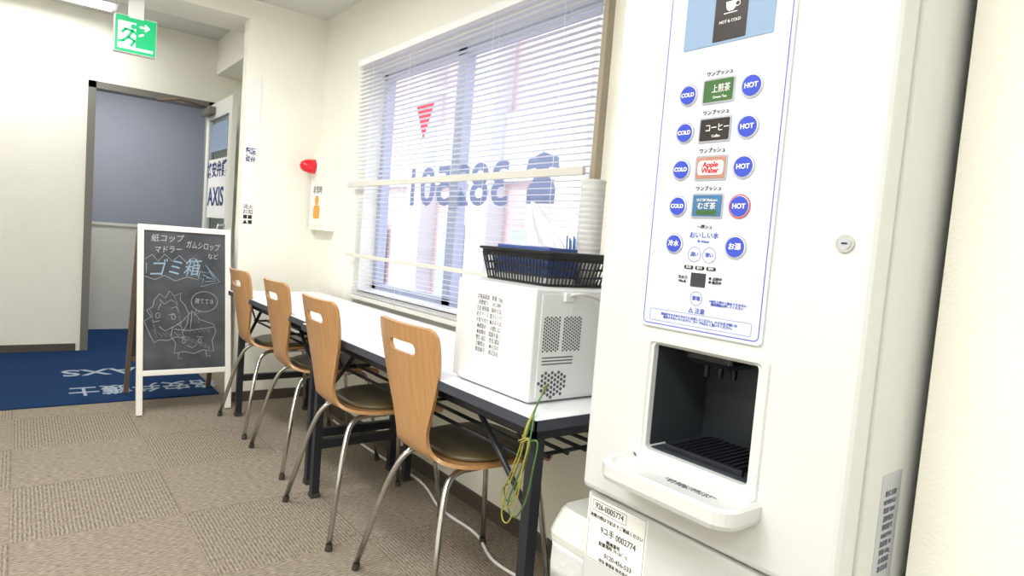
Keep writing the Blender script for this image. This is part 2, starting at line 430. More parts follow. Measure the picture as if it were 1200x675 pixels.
# ------------------------------------------------------------------ fluorescent lights (modelled as fixtures; the hall one is added)
def fixture(loc, lx, ly, power):
    f = empty('ceiling_light', loc)
    x, y, z = loc
    box('housing', (x-lx/2-0.03, y-ly/2-0.03, z-0.045), (x+lx/2+0.03, y+ly/2+0.03, z-0.002), M['white'], f, bevel=0.006)
    box('diffuser', (x-lx/2, y-ly/2, z-0.06), (x+lx/2, y+ly/2, z-0.0455), M['tube'], f, bevel=0.005)
    la = bpy.data.lights.new('lamp', 'AREA'); la.shape = 'RECTANGLE'; la.size = lx; la.size_y = ly; la.energy = power
    la.color = (1.0, 0.99, 0.97)
    lo = bpy.data.objects.new('lamp', la); lo.location = (x, y, z-0.065)
    finish(lo, f); return f
fixture((-3.0, 0.2, 2.37), 1.2, 0.25, 31)
fixture((-1.0, -0.3, 2.37), 1.2, 0.25, 29)
fixture((0.9, -0.6, 2.37), 1.2, 0.25, 38)
fixture((-1.0, -1.5, 2.37), 1.2, 0.25, 29)
fixture((-5.45, 0.0, 2.56), 0.16, 1.0, 15)
fixture((-6.4, 0.5, 2.40), 0.3, 1.0, 17)  # unseen hall lamp, added to brighten the view through the doorway

# ------------------------------------------------------------------ window
w = empty('window_1', (-2.44, 1.58, WZ0))
fy0, fy1 = 1.585, 1.635
boxes('frame', [((WX0, fy0, WZ0), (WX0+0.04, fy1, WZ1)), ((WX1-0.04, fy0, WZ0), (WX1, fy1, WZ1)),
                ((WX0, fy0, WZ0), (WX1, fy1, WZ0+0.04)), ((WX0, fy0, WZ1-0.04), (WX1, fy1, WZ1)),
                ((-2.57, fy0, WZ0), (-2.50, fy1, WZ1))], M['alu'], w)
box('glass', (WX0+0.03, 1.606, WZ0+0.03), (WX1-0.03, 1.61, WZ1-0.03), M['glass'], w)
box('sill', (WX0, 1.5, WZ0-0.005), (WX1, 1.585, WZ0+0.008), M['white'], w)
GF = frame_xf((0,1.602,0), (1,0,0), (0,0,1))
plate('decal_triangle', [(-2.97,1.745),(-2.88,1.565),(-2.79,1.745)], 0.001, M['decal_r'], w, GF)
text('decal_number', '382501', 0.26, frame_xf((-2.58,1.604,1.32), (-1,0,0), (0,0,1)), M['decal'], w, sx=1.16, bold=0.005)
plate('decal_phone', [(-0.085,-0.09),(-0.085,-0.03),(-0.04,0.02),(-0.04,0.05),(-0.1,0.045),(-0.09,0.085),(0.0,0.11),(0.09,0.085),(0.1,0.045),(0.04,0.05),(0.04,0.02),(0.085,-0.03),(0.085,-0.09)][::-1], 0.001, M['decal'], w, frame_xf((-1.93,1.604,1.335), (-1,0,0), (0,0,1)))
box('trim_window', (-1.525, 1.47, 0.72), (-1.505, 1.5, 2.1), M['trimb'])

wb = empty('window_blind', (-2.45, 1.475, 1.98))
bx0, bx1 = -3.38, -1.535
bm = bmesh.new(); z = 0.745
while z < 1.965:
    ym = 1.472; dpt = 0.0110
    prof = [(-dpt, 0.0012), (-dpt*0.5, 0.0020), (0, 0.0023), (dpt*0.5, 0.0016), (dpt, 0.0)]
    a = [bm.verts.new((bx0, ym+p[0], z+p[1])) for p in prof]
    b = [bm.verts.new((bx1, ym+p[0], z+p[1])) for p in prof]
    for k in range(4): bm.faces.new((a[k], b[k], b[k+1], a[k+1]))
    z += 0.0225
from_bm('slats', bm, M['slat'], wb, smooth=True)
box('headrail', (bx0-0.01, 1.455, 1.975), (bx1+0.01, 1.495, 2.01), M['white'], wb, bevel=0.003)
box('bottom_rail', (bx0, 1.46, 0.715), (bx1, 1.485, 0.735), M['rail'], wb, bevel=0.003)
box('middle_rail', (bx0-0.04, 1.445, 1.322), (bx1, 1.459, 1.35), M['rail'], wb, bevel=0.003)
box('lower_rail', (bx0-0.02, 1.448, 0.942), (bx1, 1.459, 0.962), M['rail'], wb, bevel=0.003)
tube('ladder_cords', [[(x, yy, 0.72), (x, yy, 1.98)] for x in (-3.2, -2.8, -2.12, -1.7) for yy in (1.4585, 1.486)], 0.0009, M['white'], wb, seg=5)

# outside
fb = empty('neighbour_building', (-8, 5.5, -3))
boxes('pink_wall', [((-22, 5.5, -3), (4, 6, 1.95)), ((-22,5.5,2.9),(4,6,4.2))], M['pink'], fb)
boxes('white_band', [((-22, 5.4, 1.95), (4, 6, 2.9))], M['fwhite'], fb)
boxes('columns', [((x, 5.2, -3), (x+0.5, 5.5, 4.2)) for x in (-20,-16.5,-13,-9.8,-7.9,-6.0,-4.1,-2.2)], M['fwhite'], fb)
boxes('windows', [((x, 5.35, -0.4), (x+0.7, 5.39, 1.3)) for x in (-18.5,-15,-11.6,-8.9,-7.0,-5.1,-3.2)], M['fblue'], fb)
box('ground_outside', (-25, 1.7, -3.1), (8, 12, -3.0), M['ffloor'])

# ------------------------------------------------------------------ alarm box on wall
ab = empty('fire_alarm_box', (-3.84, 1.5, 1.3))
box('cabinet', (-3.97, 1.44, 1.07), (-3.70, 1.5, 1.54), M['beam'], ab, bevel=0.004)
cyl('lamp_base', (-3.90, 1.44, 1.455), (-3.90, 1.43, 1.455), 0.048, M['white'], ab)
pr = [(0.044,0.0),(0.043,0.03),(0.036,0.06),(0.022,0.08),(0.006,0.088)]
loft('lamp_dome', [[(-3.90+r*math.cos(2*math.pi*k/24), 1.43-h, 1.455+r*math.sin(2*math.pi*k/24)) for k in range(24)] for r, h in pr], M['red'], ab, smooth=True)
box('notice', (-3.955, 1.436, 1.10), (-3.715, 1.4395, 1.34), M['paper'], ab)
plate('notice_figure', circ(0.03, 20, 0, 0.05)+[], 0.0005, M['orange'], ab, FY(-3.84, 1.4355, 1.2))
plate('notice_body', rr(0.05, 0.04, 0.02, 4, 0, -0.02), 0.0005, M['orange'], ab, FY(-3.84, 1.4355, 1.2))
text('notice_text', '非常時', 0.05, FY(-3.835, 1.4355, 1.31), M['black_txt'], ab)

wn = empty('wall_notice', (-4.0, 1.08, 1.6))
box('sheet_upper', (-4.0, 1.048, 1.66), (-3.997, 1.125, 1.93), M['paper'], wn)
box('sheet_middle', (-4.0, 1.044, 1.33), (-3.997, 1.115, 1.60), M['paper'], wn)
box('sheet_lower', (-4.0, 1.044, 1.0), (-3.997, 1.115, 1.26), M['paper'], wn)
text('print_middle', '禁煙\nご案\n受付', 0.028, FX(-3.9965, 1.08, 1.48), M['navy'], wn, bold=0.001)
text('print_lower', '消火\nお知\n■■\n▲■', 0.03, FX(-3.9965, 1.08, 1.13), M['black_txt'], wn)

# ------------------------------------------------------------------ tables
def folding_table(x0, x1, y0, y1):
    t = empty('folding_table', ((x0+x1)/2, (y0+y1)/2, 0))
    box('top', (x0+0.003, y0+0.004, 0.68), (x1-0.003, y1-0.004, 0.70), M['table_top'], t, bevel=0.002)
    boxes('edge_band', [((x0, y0, 0.674), (x1, y0+0.0045, 0.698)), ((x0, y1-0.0045, 0.674), (x1, y1, 0.698)),
                        ((x0, y0, 0.674), (x0+0.0035, y1, 0.698)), ((x1-0.0035, y0, 0.674), (x1, y1, 0.698))], M['table_edge'], t)
    ya, yb = y0+0.05, y1-0.05
    boxes('rails', [((x0+0.05, ya, 0.635), (x1-0.05, ya+0.03, 0.68)), ((x0+0.05, yb-0.03, 0.635), (x1-0.05, yb, 0.68)),
                    ((x0+0.05, ya, 0.635), (x0+0.08, yb, 0.68)), ((x1-0.08, ya, 0.635), (x1-0.05, yb, 0.68))], M['frame_blk'], t)
    rods = [[(x0+0.14, yy, 0.55), (x1-0.14, yy, 0.55)] for yy in [ya+0.06+i*(yb-ya-0.12)/5 for i in range(6)]]
    rods += [[(xx, ya+0.02, 0.66), (xx, ya+0.06, 0.55), (xx, yb-0.06, 0.55), (xx, yb-0.02, 0.66)] for xx in (x0+0.16, (x0+x1)/2, x1-0.16)]
    tube('shelf_rods', rods, 0.006, M['frame_blk'], t, seg=8)
    L = []
    for xx in (x0+0.055, x1-0.085):
        for yy in (ya, yb-0.03):
            L.append(((xx, yy, 0.012), (xx+0.03, yy+0.03, 0.64)))
        L.append(((xx, ya+0.03, 0.20), (xx+0.03, yb-0.03, 0.235)))
    boxes('legs', L, M['frame_blk'], t)
    tube('braces', [[(x0+0.075, ya+0.035, 0.42), (x0+0.36, ya+0.035, 0.65)], [(x0+0.075, yb-0.035, 0.42), (x0+0.36, yb-0.035, 0.65)],
                    [(x1-0.075, ya+0.035, 0.42), (x1-0.36, ya+0.035, 0.65)], [(x1-0.075, yb-0.035, 0.42), (x1-0.36, yb-0.035, 0.65)]], 0.008, M['frame_blk'], t, seg=8)
    boxes('feet', [((xx-0.003, yy-0.003, 0), (xx+0.033, yy+0.033, 0.02)) for xx in (x0+0.055, x1-0.085) for yy in (ya, yb-0.03)], M['rubber'], t)
    return t
folding_table(-2.51, -1.04, 0.905, 1.45)
folding_table(-3.76, -2.515, 0.935, 1.45)

# ------------------------------------------------------------------ chairs
def make_shell():
    path = [(0.225,0.405,0.145),(0.215,0.425,0.165),(0.19,0.437,0.178),(0.13,0.442,0.186),(0.04,0.440,0.188),(-0.05,0.437,0.180),
            (-0.11,0.438,0.158),(-0.155,0.446,0.125),(-0.182,0.468,0.100),(-0.195,0.505,0.090),(-0.204,0.55,0.098),(-0.214,0.61,0.122),
            (-0.225,0.67,0.146),(-0.236,0.73,0.162),(-0.246,0.78,0.168),(-0.252,0.812,0.166),(-0.255,0.828,0.156),(-0.257,0.836,0.138)]
    P = smoothpts(path, 4)
    NX = 12; bm = bmesh.new(); rows = []
    for p in P:
        y, z, wd = p
        back = min(1, max(0, (z-0.45)/0.12))
        row = []
        for i in range(NX+1):
            t = -1+2*i/NX
            row.append(bm.verts.new((t*wd, y+back*0.022*(t*t)*(wd/0.16)**2, z+(1-back)*0.006*t*t)))
        rows.append(row)
    for a, b in zip(rows[:-1], rows[1:]):
        for i in range(NX): bm.faces.new((a[i], a[i+1], b[i+1], b[i]))
    me = bpy.data.meshes.new('shell'); bm.to_mesh(me); bm.free()
    me.materials.append(M['wood'])
    ob = bpy.data.objects.new('shell_tmp', me); COL.objects.link(ob)
    so = ob.modifiers.new('s', 'SOLIDIFY'); so.thickness = 0.011; so.offset = 0
    cb = bmesh.new(); pts = rr(0.074, 0.0165, 0.0160, 8)
    A = [cb.verts.new((x, -0.4, 0.768+z)) for x, z in pts]; B = [cb.verts.new((x, -0.1, 0.768+z)) for x, z in pts]
    n = len(pts)
    for k in range(n): cb.faces.new((A[k], A[(k+1)%n], B[(k+1)%n], B[k]))
    cb.faces.new(A[::-1]); cb.faces.new(B); bmesh.ops.recalc_face_normals(cb, faces=cb.faces[:])
    cm = bpy.data.meshes.new('c'); cb.to_mesh(cm); cb.free(); cm.materials.append(M['wood'])
    co = bpy.data.objects.new('c', cm); COL.objects.link(co)
    bo = ob.modifiers.new('b', 'BOOLEAN'); bo.object = co; bo.operation = 'DIFFERENCE'; bo.solver = 'EXACT'
    bpy.context.view_layer.update()
    out = bpy.data.meshes.new_from_object(ob.evaluated_get(bpy.context.evaluated_depsgraph_get()))
    bpy.data.objects.remove(ob); bpy.data.objects.remove(co)
    for p in out.polygons: p.use_smooth = True
    out.set_sharp_from_angle(angle=math.radians(40))
    out.name = 'chair_shell'
    return out
shell_me = make_shell()
def make_cushion(parent):
    rings = []
    base = []
    for k in range(48):
        a = 2*math.pi*k/48
        c, s = math.cos(a), math.sin(a)
        e = 0.55
        x = math.copysign(abs(c)**e, c); y = math.copysign(abs(s)**e, s)
        wd = 0.172 - 0.032*max(0, -y)**2
        base.append((x*wd, 0.045+y*0.165))
    for sc, z in ((0.97,0.444),(1.0,0.450),(0.985,0.457),(0.92,0.462),(0.7,0.464),(0.3,0.465)):
        rings.append([(x*sc, 0.045+(y-0.045)*sc, z+0.006*((x*sc/0.19)**2)) for x, y in base])
    return loft('cushion', rings, M['cushion'], parent, smooth=True)
def chair(x, y, rz=0.0):
    c = empty('dining_chair', (x, y, 0), local=True, rotz=rz)
    sh = bpy.data.objects.new('shell', shell_me); finish(sh, c)
    make_cushion(c)
    legs = []
    for s in (-1, 1):
        legs.append(fillet([(s*0.118, 0.05, 0.421), (s*0.120, -0.135, 0.421), (s*0.160, -0.175, 0.31), (s*0.228, -0.235, 0.012)], 0.06))
        legs.append(fillet([(s*0.100, -0.02, 0.421), (s*0.125, 0.17, 0.421), (s*0.145, 0.195, 0.31), (s*0.180, 0.232, 0.012)], 0.05))
    legs.append([(-0.119, 0.0, 0.419), (0.119, 0.0, 0.419)])
    legs.append([(-0.119, 0.09, 0.419), (0.119, 0.09, 0.419)])
    tube('legs', legs, 0.0095, M['chrome'], c, seg=12)
    bm = bmesh.new()
    for s in (-1, 1):
        add_cyl(bm, (s*0.228, -0.235, 0.0), (s*0.225, -0.232, 0.022), 0.012, seg=14)
        add_cyl(bm, (s*0.180, 0.232, 0.0), (s*0.179, 0.230, 0.022), 0.012, seg=14)
    from_bm('glides', bm, M['rubber'], c)
    return c
chair(-1.605, 1.115, 0.0)
chair(-2.215, 1.09, -0.01)
chair(-2.90, 1.15, 0.0)
chair(-3.50, 1.15, 0.02)

# ------------------------------------------------------------------ chalkboard sign
cb = empty('chalkboard_easel', (-3.845, 0.7625, 0), local=True)
v = Vector((-0.20, 0, 1.03)).normalized()
BF = frame_xf((0,0,0), (0,1,0), v)
LN = 1.05; HW = 0.24
boxes('front_frame', [((-HW, 0.006, -0.03), (-HW+0.03, LN, 0)), ((HW-0.03, 0.006, -0.03), (HW, LN, 0)),
                      ((-HW+0.03, LN-0.032, -0.03), (HW-0.03, LN, 0)), ((-HW+0.03, 0.215, -0.03), (HW-0.03, 0.245, 0))], M['frame_w'], cb, bevel=0.003, xf=BF)
box('slate', (-HW+0.028, 0.243, -0.022), (HW-0.028, LN-0.03, -0.010), M['board'], cb, xf=BF)
topx, topz = v.x*LN, v.z*LN
v2 = Vector((-0.53-topx+0.035, 0, -topz+0.02)).normalized()
o2 = Vector((topx-0.035, 0, topz-0.02))
RF = frame_xf(o2, (0,1,0), -v2)
L2 = (topz-0.02)/abs(v2.z)-0.014
boxes('rear_frame', [((-HW, -L2, -0.012), (-HW+0.025, 0, 0.012)), ((HW-0.025, -L2, -0.012), (HW, 0, 0.012)),
                     ((-HW+0.025, -L2+0.21, -0.01), (HW-0.025, -L2+0.24, 0.01))], M['rearwood'], cb, xf=RF)
box('rear_panel', (-HW+0.025, -L2+0.24, -0.004), (HW-0.025, -0.02, 0.004), M['board'], cb, xf=RF)
def bu(px, py): return ((px-218)/50*0.205, 1.02-(py-272)/160*0.775)
def BT(px, py, ang=0):
    u, vv = bu(px, py)
    return BF @ Matrix.Translation((u, vv, -0.0096)) @ Matrix.Rotation(math.radians(ang), 4, 'Z')
text('chalk_line_1', '紙コップ', 0.046, BT(195,281,2), M['chalk'], cb, th=0.0003, sx=0.9, shear=0.15)
text('chalk_line_2', 'マドラー', 0.044, BT(196,294,3), M['chalk'], cb, th=0.0003, sx=0.8, shear=0.15)
text('chalk_line_3', 'ガムシロップ', 0.047, BT(240,288,-4), M['chalk'], cb, th=0.0003, sx=0.64, shear=0.1)
text('chalk_line_4', 'など', 0.036, BT(253,300), M['chalk'], cb, th=0.0003, sx=0.8)
text('chalk_title', 'ゴミ箱', 0.104, BT(203,316,3), M['chalk_b'], cb, th=0.0003, sx=0.84, bold=0.0, shear=0.35)
text('chalk_bubble_text', '捨ててネ', 0.034, BT(242,354,-5), M['chalk'], cb, th=0.0003, sx=0.75)
def chalk(name, lines, r, material):
    bm = bmesh.new()
    for ln in lines:
        add_tube(bm, [(bu(a,b)[0], bu(a,b)[1], -0.0098) for a, b in ln], r, seg=5)
    from_bm(name, bm, material, cb, smooth=True, xf=BF)
def ell(cx, cy, rx, ry, n=28, wob=0.0, a0=0, a1=360):
    return [(cx+rx*(1+wob*math.sin(5*t))*math.cos(t), cy+ry*(1+wob*math.sin(5*t+1))*math.sin(t)) for t in [math.radians(a0+(a1-a0)*k/n) for k in range(n+1)]]
def zz(x0, y0, x1, y1, amp, n):
    return [(x0+(x1-x0)*k/n + (amp if k%2 else -amp)*0.6, y0+(y1-y0)*k/n + (amp if k%2 else -amp)) for k in range(n+1)]
chalk('chalk_bubble', [ell(242,354,17,12), [(232,363),(228,371),(237,365)]], 0.0013, M['chalk'])
bag1 = [(180,352),(186,345),(193,350),(198,342),(204,348),(212,344),(211,352),(217,358),(222,368),(220,380),(214,390),(216,397),(206,395),(196,399),(186,398),(180,401),(176,394),(172,386),(168,376),(176,372),(171,364),(178,360),(180,352)]
bag2 = [(202,384),(214,377),(226,365),(236,375),(254,381),(257,390),(252,400),(254,413),(240,411),(228,415),(216,412),(204,414),(206,402),(200,394),(202,384)]
chalk('chalk_bags', [bag1, [(186,352),(192,357),(200,352),(208,357)], [(200,362),(206,360),(210,366)], [(178,378),(186,376)], [(196,370),(204,368)], ell(184,370,2.5,3,10), ell(203,372,2.5,3,10), [(186,383),(193,388),(203,383)], [(188,356),(184,364)], [(208,380),(214,384)],
                     bag2, [(204,386),(222,388),(254,384)], [(226,366),(224,386)], [(212,396),(219,395)], [(232,395),(240,396)], ell(216,400,2,2.5,10), ell(236,400,2,2.5,10), [(220,405),(226,408),(232,405)],
                     [(210,414),(209,420),(214,420)], [(244,412),(245,419),(250,418)]], 0.0017, M['chalk_p'])
chalk('chalk_shading', [zz(176,366,182,392,3,9), zz(206,352,214,388,3,10), zz(186,392,210,392,2.5,10), zz(208,388,250,388,2.5,14), zz(206,392,250,409,3,16), zz(218,376,236,376,3,8)], 0.0009, M['chalk_p'])
chalk('chalk_arrow', [[(236,318),(247,320),(243,310),(262,330),(237,336),(241,327),(234,326),(236,318)], [(243,330),(256,329)], [(245,325),(254,327)], [(248,317),(257,329)], [(240,322),(250,326)]], 0.002, M['chalk_b'])
chalk('chalk_scribble', [[(168,306),(177,300),(184,308),(192,299),(201,307),(210,300),(219,308),(228,302),(234,308)],[(168,325),(180,329),(192,324),(205,330),(220,325),(234,328)],[(170,310),(170,322)],[(233,309),(232,324)]], 0.0014, M['chalk'])
tube('stay_chain', [[(-0.12, HW-0.02, 0.35), (-0.26, HW-0.02, 0.30), (-0.42, HW-0.02, 0.35)]], 0.003, M['chrome'], cb, seg=6)

# ------------------------------------------------------------------ microwave
mw = empty('microwave_oven', (-1.305, 1.17, 0.70))
mx0, mx1, my0, my1, mz0, mz1 = -1.465, -1.15, 0.968, 1.40, 0.705, 0.980
box('casing', (mx0, my0, mz0), (mx1, my1, mz1), M['mw'], mw, bevel=0.006, seg=3)
box('rear_plate', (mx1, my0+0.02, mz0+0.01), (mx1+0.003, my1-0.02, mz1-0.012), M['mw'], mw, bevel=0.001)
box('door_front', (mx0-0.03, my0+0.005, mz0+0.003), (mx0+0.002, my1-0.005, mz1-0.003), M['mw'], mw, bevel=0.006)
bm = bmesh.new()
def vents(y0, y1, z0, z1, p=0.0085, s=0.0024, shape=None):
    y = y0; j = 0
    while y <= y1:
        z = z0 + (p/2 if j % 2 else 0)
        while z <= z1:
            if shape is None or shape(y, z):
                add_cyl(bm, (mx1+0.002, y, z), (mx1+0.0038, y, z), s, seg=8)
            z += p
        y += p*0.87; j += 1
vents(1.000, 1.052, 0.830, 0.915, p=0.0078, s=0.0027)
vents(1.064, 1.120, 0.830, 0.915, p=0.0078, s=0.0027)
vents(0.995, 1.085, 0.716, 0.780, p=0.012, s=0.0045, shape=lambda y, z: ((y-1.040)/0.046)**2+((z-0.748)/0.034)**2 < 1)
from_bm('vent_holes', bm, M['vent'], mw)
boxes('vent_slots', [((mx1+0.002, 1.0, 0.796+i*0.008), (mx1+0.0036, 1.10, 0.799+i*0.008)) for i in range(3)], M['vent'], mw)
box('label_sheet', (-1.392, my0-0.0004, 0.775), (-1.262, my0+0.001, 0.957), M['paper'], mw)
for col, xx in enumerate((-1.36, -1.30)):
    text('rating_label_%d' % (col+1), ('定格高周波\n消費電力\n注意 使用前\n必ずアース\nを取り付け\n●感電の\n●故障の\n警告 高圧\n分解禁止\n製造番号', '質量 12kg\nAC100V\n庫内寸法\n電子レンジ\n●お手入れ\nの際には\n電源を抜く\n型式 認定\n●火災の\n株式会社')[col],
         0.0145, FY(xx, my0-0.0006, 0.867), M['grey_txt'], mw, sx=0.75, spacing=1.07)
boxes('feet', [((x, y, 0.70), (x+0.025, y+0.025, 0.708)) for x in (mx0+0.03, mx1-0.06) for y in (my0+0.03, my1-0.06)], M['rubber'], mw)
tube('power_cord', [smoothpts([(mx1+0.004, 1.07, 0.965), (mx1+0.03, 1.09, 0.972), (mx1+0.04, 1.15, 0.955), (mx1+0.035, 1.185, 0.90), (mx1+0.03, 1.20, 0.80), (mx1+0.03, 1.23, 0.71)])], 0.0045, M['wire_w'], mw)
box('cord_clip', (mx1, 1.055, 0.95), (mx1+0.01, 1.085, 0.973), M['mw'], mw, bevel=0.002)

gw = empty('ground_wire', (-1.06, 0.93, 0.70))
def loopw(dx, dy, zb_, wd):
    return smoothpts([(mx1+0.004,1.02+dx*0.4,0.745),(-1.11,0.97,0.722),(-1.065+dx*0.3,0.915,0.706),(-1.050+dx*0.6,0.890+dy,0.685),(-1.058+dx,0.880+dy,0.62),(-1.080+dx,0.876+dy,0.555),
                      (-1.100+dx,0.876+dy,zb_+0.02),(-1.098+dx+wd*0.3,0.876+dy,zb_-0.006),(-1.082+dx+wd*0.6,0.875+dy,zb_),(-1.068+dx+wd,0.875+dy,zb_+0.05),(-1.052+dx+wd,0.874+dy,0.61),(-1.035+dx+wd*0.6,0.875+dy,0.665),(-1.050+dx,0.873+dy,0.655)], 10)
tube('green_wire', [loopw(0.0, 0.004, 0.515, 0.018), loopw(0.012, 0.008, 0.485, 0.030)], 0.0019, M['wire_g'], gw, seg=7)
tube('yellow_wire', [loopw(-0.006, 0.0, 0.50, 0.024), loopw(0.007, -0.004, 0.470, 0.016)], 0.0017, M['wire_y'], gw, seg=7)

# ------------------------------------------------------------------ basket with contents
bk = empty('storage_basket', (-1.335, 1.15, 0.98))
bcx, bcy = -1.345, 1.160
bm = bmesh.new(); zb, zt = 0.983, 1.066
def brect(f):
    hx = 0.130+0.020*f; hy = 0.110+0.015*f
    return rr(hx, hy, 0.018, 4, bcx, bcy)
def bring(f, zz_): return [(x, y, zz_) for x, y in brect(f)]
for f in (0.0, 0.27, 0.53, 0.78):
    add_tube(bm, bring(f, zb+(zt-zb)*f), 0.0026 if f else 0.003, seg=5, closed=True)
def perim(f, n):
    P = brect(f); Ls = [0]
    for i in range(len(P)):
        a, b = P[i], P[(i+1)%len(P)]; Ls.append(Ls[-1]+math.hypot(b[0]-a[0], b[1]-a[1]))
    out = []
    for k in range(n):
        s = Ls[-1]*k/n
        for i in range(len(P)):
            if Ls[i] <= s <= Ls[i+1]:
                a, b = P[i], P[(i+1)%len(P)]; t = (s-Ls[i])/max(1e-9, Ls[i+1]-Ls[i])
                out.append((a[0]+(b[0]-a[0])*t, a[1]+(b[1]-a[1])*t)); break
    return out
NB = 76
A, B = perim(0, NB), perim(0.86, NB)
for a, b in zip(A, B): add_tube(bm, [(a[0],a[1],zb), (b[0],b[1],zb+(zt-zb)*0.86)], 0.0024, seg=5)
r0 = [bm.verts.new(p) for p in bring(0.78, zb+(zt-zb)*0.78)]; r1 = [bm.verts.new(p) for p in bring(1.0, zt)]
for k in range(len(r0)): bm.faces.new((r0[k], r0[(k+1)%len(r0)], r1[(k+1)%len(r0)], r1[k]))
add_tube(bm, [(x+(x-bcx)*0.02, y+(y-bcy)*0.02, zt) for x, y, _ in bring(1, zt)], 0.0042, seg=6, closed=True)
bm.faces.new([bm.verts.new((x, y, zb)) for x, y in brect(0)])
from_bm('lattice', bm, M['basket'], bk)
tb = empty('tissue_box', (-1.34, 1.11, 0.99))
box('carton', (-1.455, 1.068, 1.0), (-1.228, 1.165, 1.079), M['blue_box'], tb, bevel=0.003)
box('carton_base', (-1.452, 1.071, 0.986), (-1.231, 1.162, 1.0), M['paper'], tb)
plate('slot_print', rr(0.07, 0.02, 0.019), 0.0006, M['white'], tb, Matrix.Translation((-1.35, 1.115, 1.079)))
def tissue():
    bm = bmesh.new(); n = 40; m = 12
    rings = []
    for j in range(m+1):
        t = j/m; r = []
        for k in range(n):
            a = 2*math.pi*k/n
            tri = abs(((a/(2*math.pi)*4+0.6*t) % 1.0)*2-1)
            wob = 0.78+0.42*tri+0.10*math.sin(9*a+t*4)
            rad = (1-t)**0.75*0.058+0.0025
            x = -1.318 + rad*1.25*wob*math.cos(a) - 0.072*t**1.0
            y = 1.115 + rad*0.50*wob*math.sin(a) + 0.014*t
            r.append(bm.verts.new((x, y, 1.080+0.122*t+0.010*math.sin(3*a+1)*t*(1-t)*4)))
        rings.append(r)
    for j in range(m):
        for k in range(n): bm.faces.new((rings[j][k], rings[j][(k+1)%n], rings[j+1][(k+1)%n], rings[j+1][k]))
    bm.faces.new(rings[-1])
    from_bm('tissue', bm, M['tissue'], tb, smooth=False)
tissue()
cs = empty('paper_cup_stack', (-1.25, 1.222, 0.988))
zc = 0.987
prof = [(0.0290,0.0),(0.031,0.05)]
for i in range(14): prof += [(0.0328,0.06+i*0.0145),(0.0334,0.066+i*0.0145),(0.0334,0.072+i*0.0145),(0.0328,0.0725+i*0.0145)]
prof += [(0.0335,0.272),(0.0345,0.278),(0.033,0.281),(0.030,0.279),(0.024,0.20)]
loft('cups', [[(-1.25+r*math.cos(2*math.pi*k/28), 1.222+r*math.sin(2*math.pi*k/28), zc+h) for k in range(28)] for r, h in prof], M['cup'], cs, smooth=True)
st = empty('stirrer_bundle', (-1.29, 1.2, 0.99))
tube('sticks', [[(-1.30+i*0.007, 1.195+0.004*(i%3), 0.988), (-1.302+i*0.008, 1.19+0.003*(i%2), 1.115-0.006*(i%3))] for i in range(5)], 0.0022, M['stir'], st, seg=6)

# ------------------------------------------------------------------ vending machine
vm = empty('tea_vending_machine', (-0.63, 1.2, 0))
VX0, VX1, VY = -0.882, -0.38, 0.90
def boolean_box(name, lo, hi, bev, cuts, material):
    bm = bmesh.new(); add_box(bm, lo, hi, bev, 3)
    me = bpy.data.meshes.new('t'); bmesh.ops.recalc_face_normals(bm, faces=bm.faces[:]); bm.to_mesh(me); bm.free(); me.materials.append(material)
    ob = bpy.data.objects.new('t', me); COL.objects.link(ob); cut_obs = []
    for c0, c1 in cuts:
        cbm = bmesh.new(); add_box(cbm, c0, c1, 0.008, 3); bmesh.ops.recalc_face_normals(cbm, faces=cbm.faces[:])
        cme = bpy.data.meshes.new('c'); cbm.to_mesh(cme); cbm.free(); cme.materials.append(material)
        co = bpy.data.objects.new('c', cme); COL.objects.link(co); cut_obs.append(co)
        mo = ob.modifiers.new('b', 'BOOLEAN'); mo.object = co; mo.operation = 'DIFFERENCE'; mo.solver = 'EXACT'
    bpy.context.view_layer.update()
    out = bpy.data.meshes.new_from_object(ob.evaluated_get(bpy.context.evaluated_depsgraph_get()))
    bpy.data.objects.remove(ob)
    for c in cut_obs: bpy.data.objects.remove(c)
    o = bpy.data.objects.new(name, out); return finish(o, vm)
OX0, OX1, OZ0, OZ1 = -0.732, -0.528, 0.735, 0.926
boolean_box('door_panel', (VX0, VY, 0.612), (VX1, VY+0.055, 1.78), 0.012, [((OX0, VY-0.05, OZ0), (OX1, VY+0.1, OZ1))], M['white_pl'])
boolean_box('cabinet', (VX0+0.006, VY+0.060, 0.60), (VX1-0.0, 1.48, 1.775), 0.006, [((OX0-0.004, VY-0.05, OZ0-0.004), (OX1+0.004, VY+0.20, OZ1+0.03))], M['white_pl'])
box('door_gasket', (VX0+0.012, VY+0.05, 0.62), (OX0-0.01, VY+0.065, 1.77), M['grey_txt'], vm)
box('door_gasket_right', (OX1+0.01, VY+0.05, 0.62), (VX1-0.008, VY+0.065, 1.77), M['grey_txt'], vm)
box('base_cabinet', (VX0+0.004, VY+0.018, 0.03), (VX1-0.004, 1.48, 0.602), M['white_pl2'], vm, bevel=0.006)
box('plinth', (VX0+0.03, VY+0.05, 0.0), (VX1-0.03, 1.45, 0.03), M['black'], vm)
cy1 = VY+0.17
boxes('cavity_liner', [((OX0-0.003, cy1-0.004, OZ0), (OX1+0.003, cy1, OZ1+0.02)), ((OX0-0.003, VY+0.012, OZ0), (OX0+0.001, cy1, OZ1)),
                       ((OX1-0.001, VY+0.012, OZ0), (OX1+0.003, cy1, OZ1)), ((OX0, VY+0.012, OZ1-0.001), (OX1, cy1, OZ1+0.003)), ((OX0, VY+0.012, OZ0-0.003), (OX1, cy1, OZ0+0.002))], M['cavity'], vm)
boxes('drip_grate', [((OX0+0.03+i*0.012, VY+0.03, OZ0+0.003), (OX0+0.036+i*0.012, cy1-0.02, OZ0+0.012)) for i in range(12)] + [((OX0+0.025, VY+0.025, OZ0+0.002), (OX1-0.025, VY+0.032, OZ0+0.012))], M['cavity2'], vm)
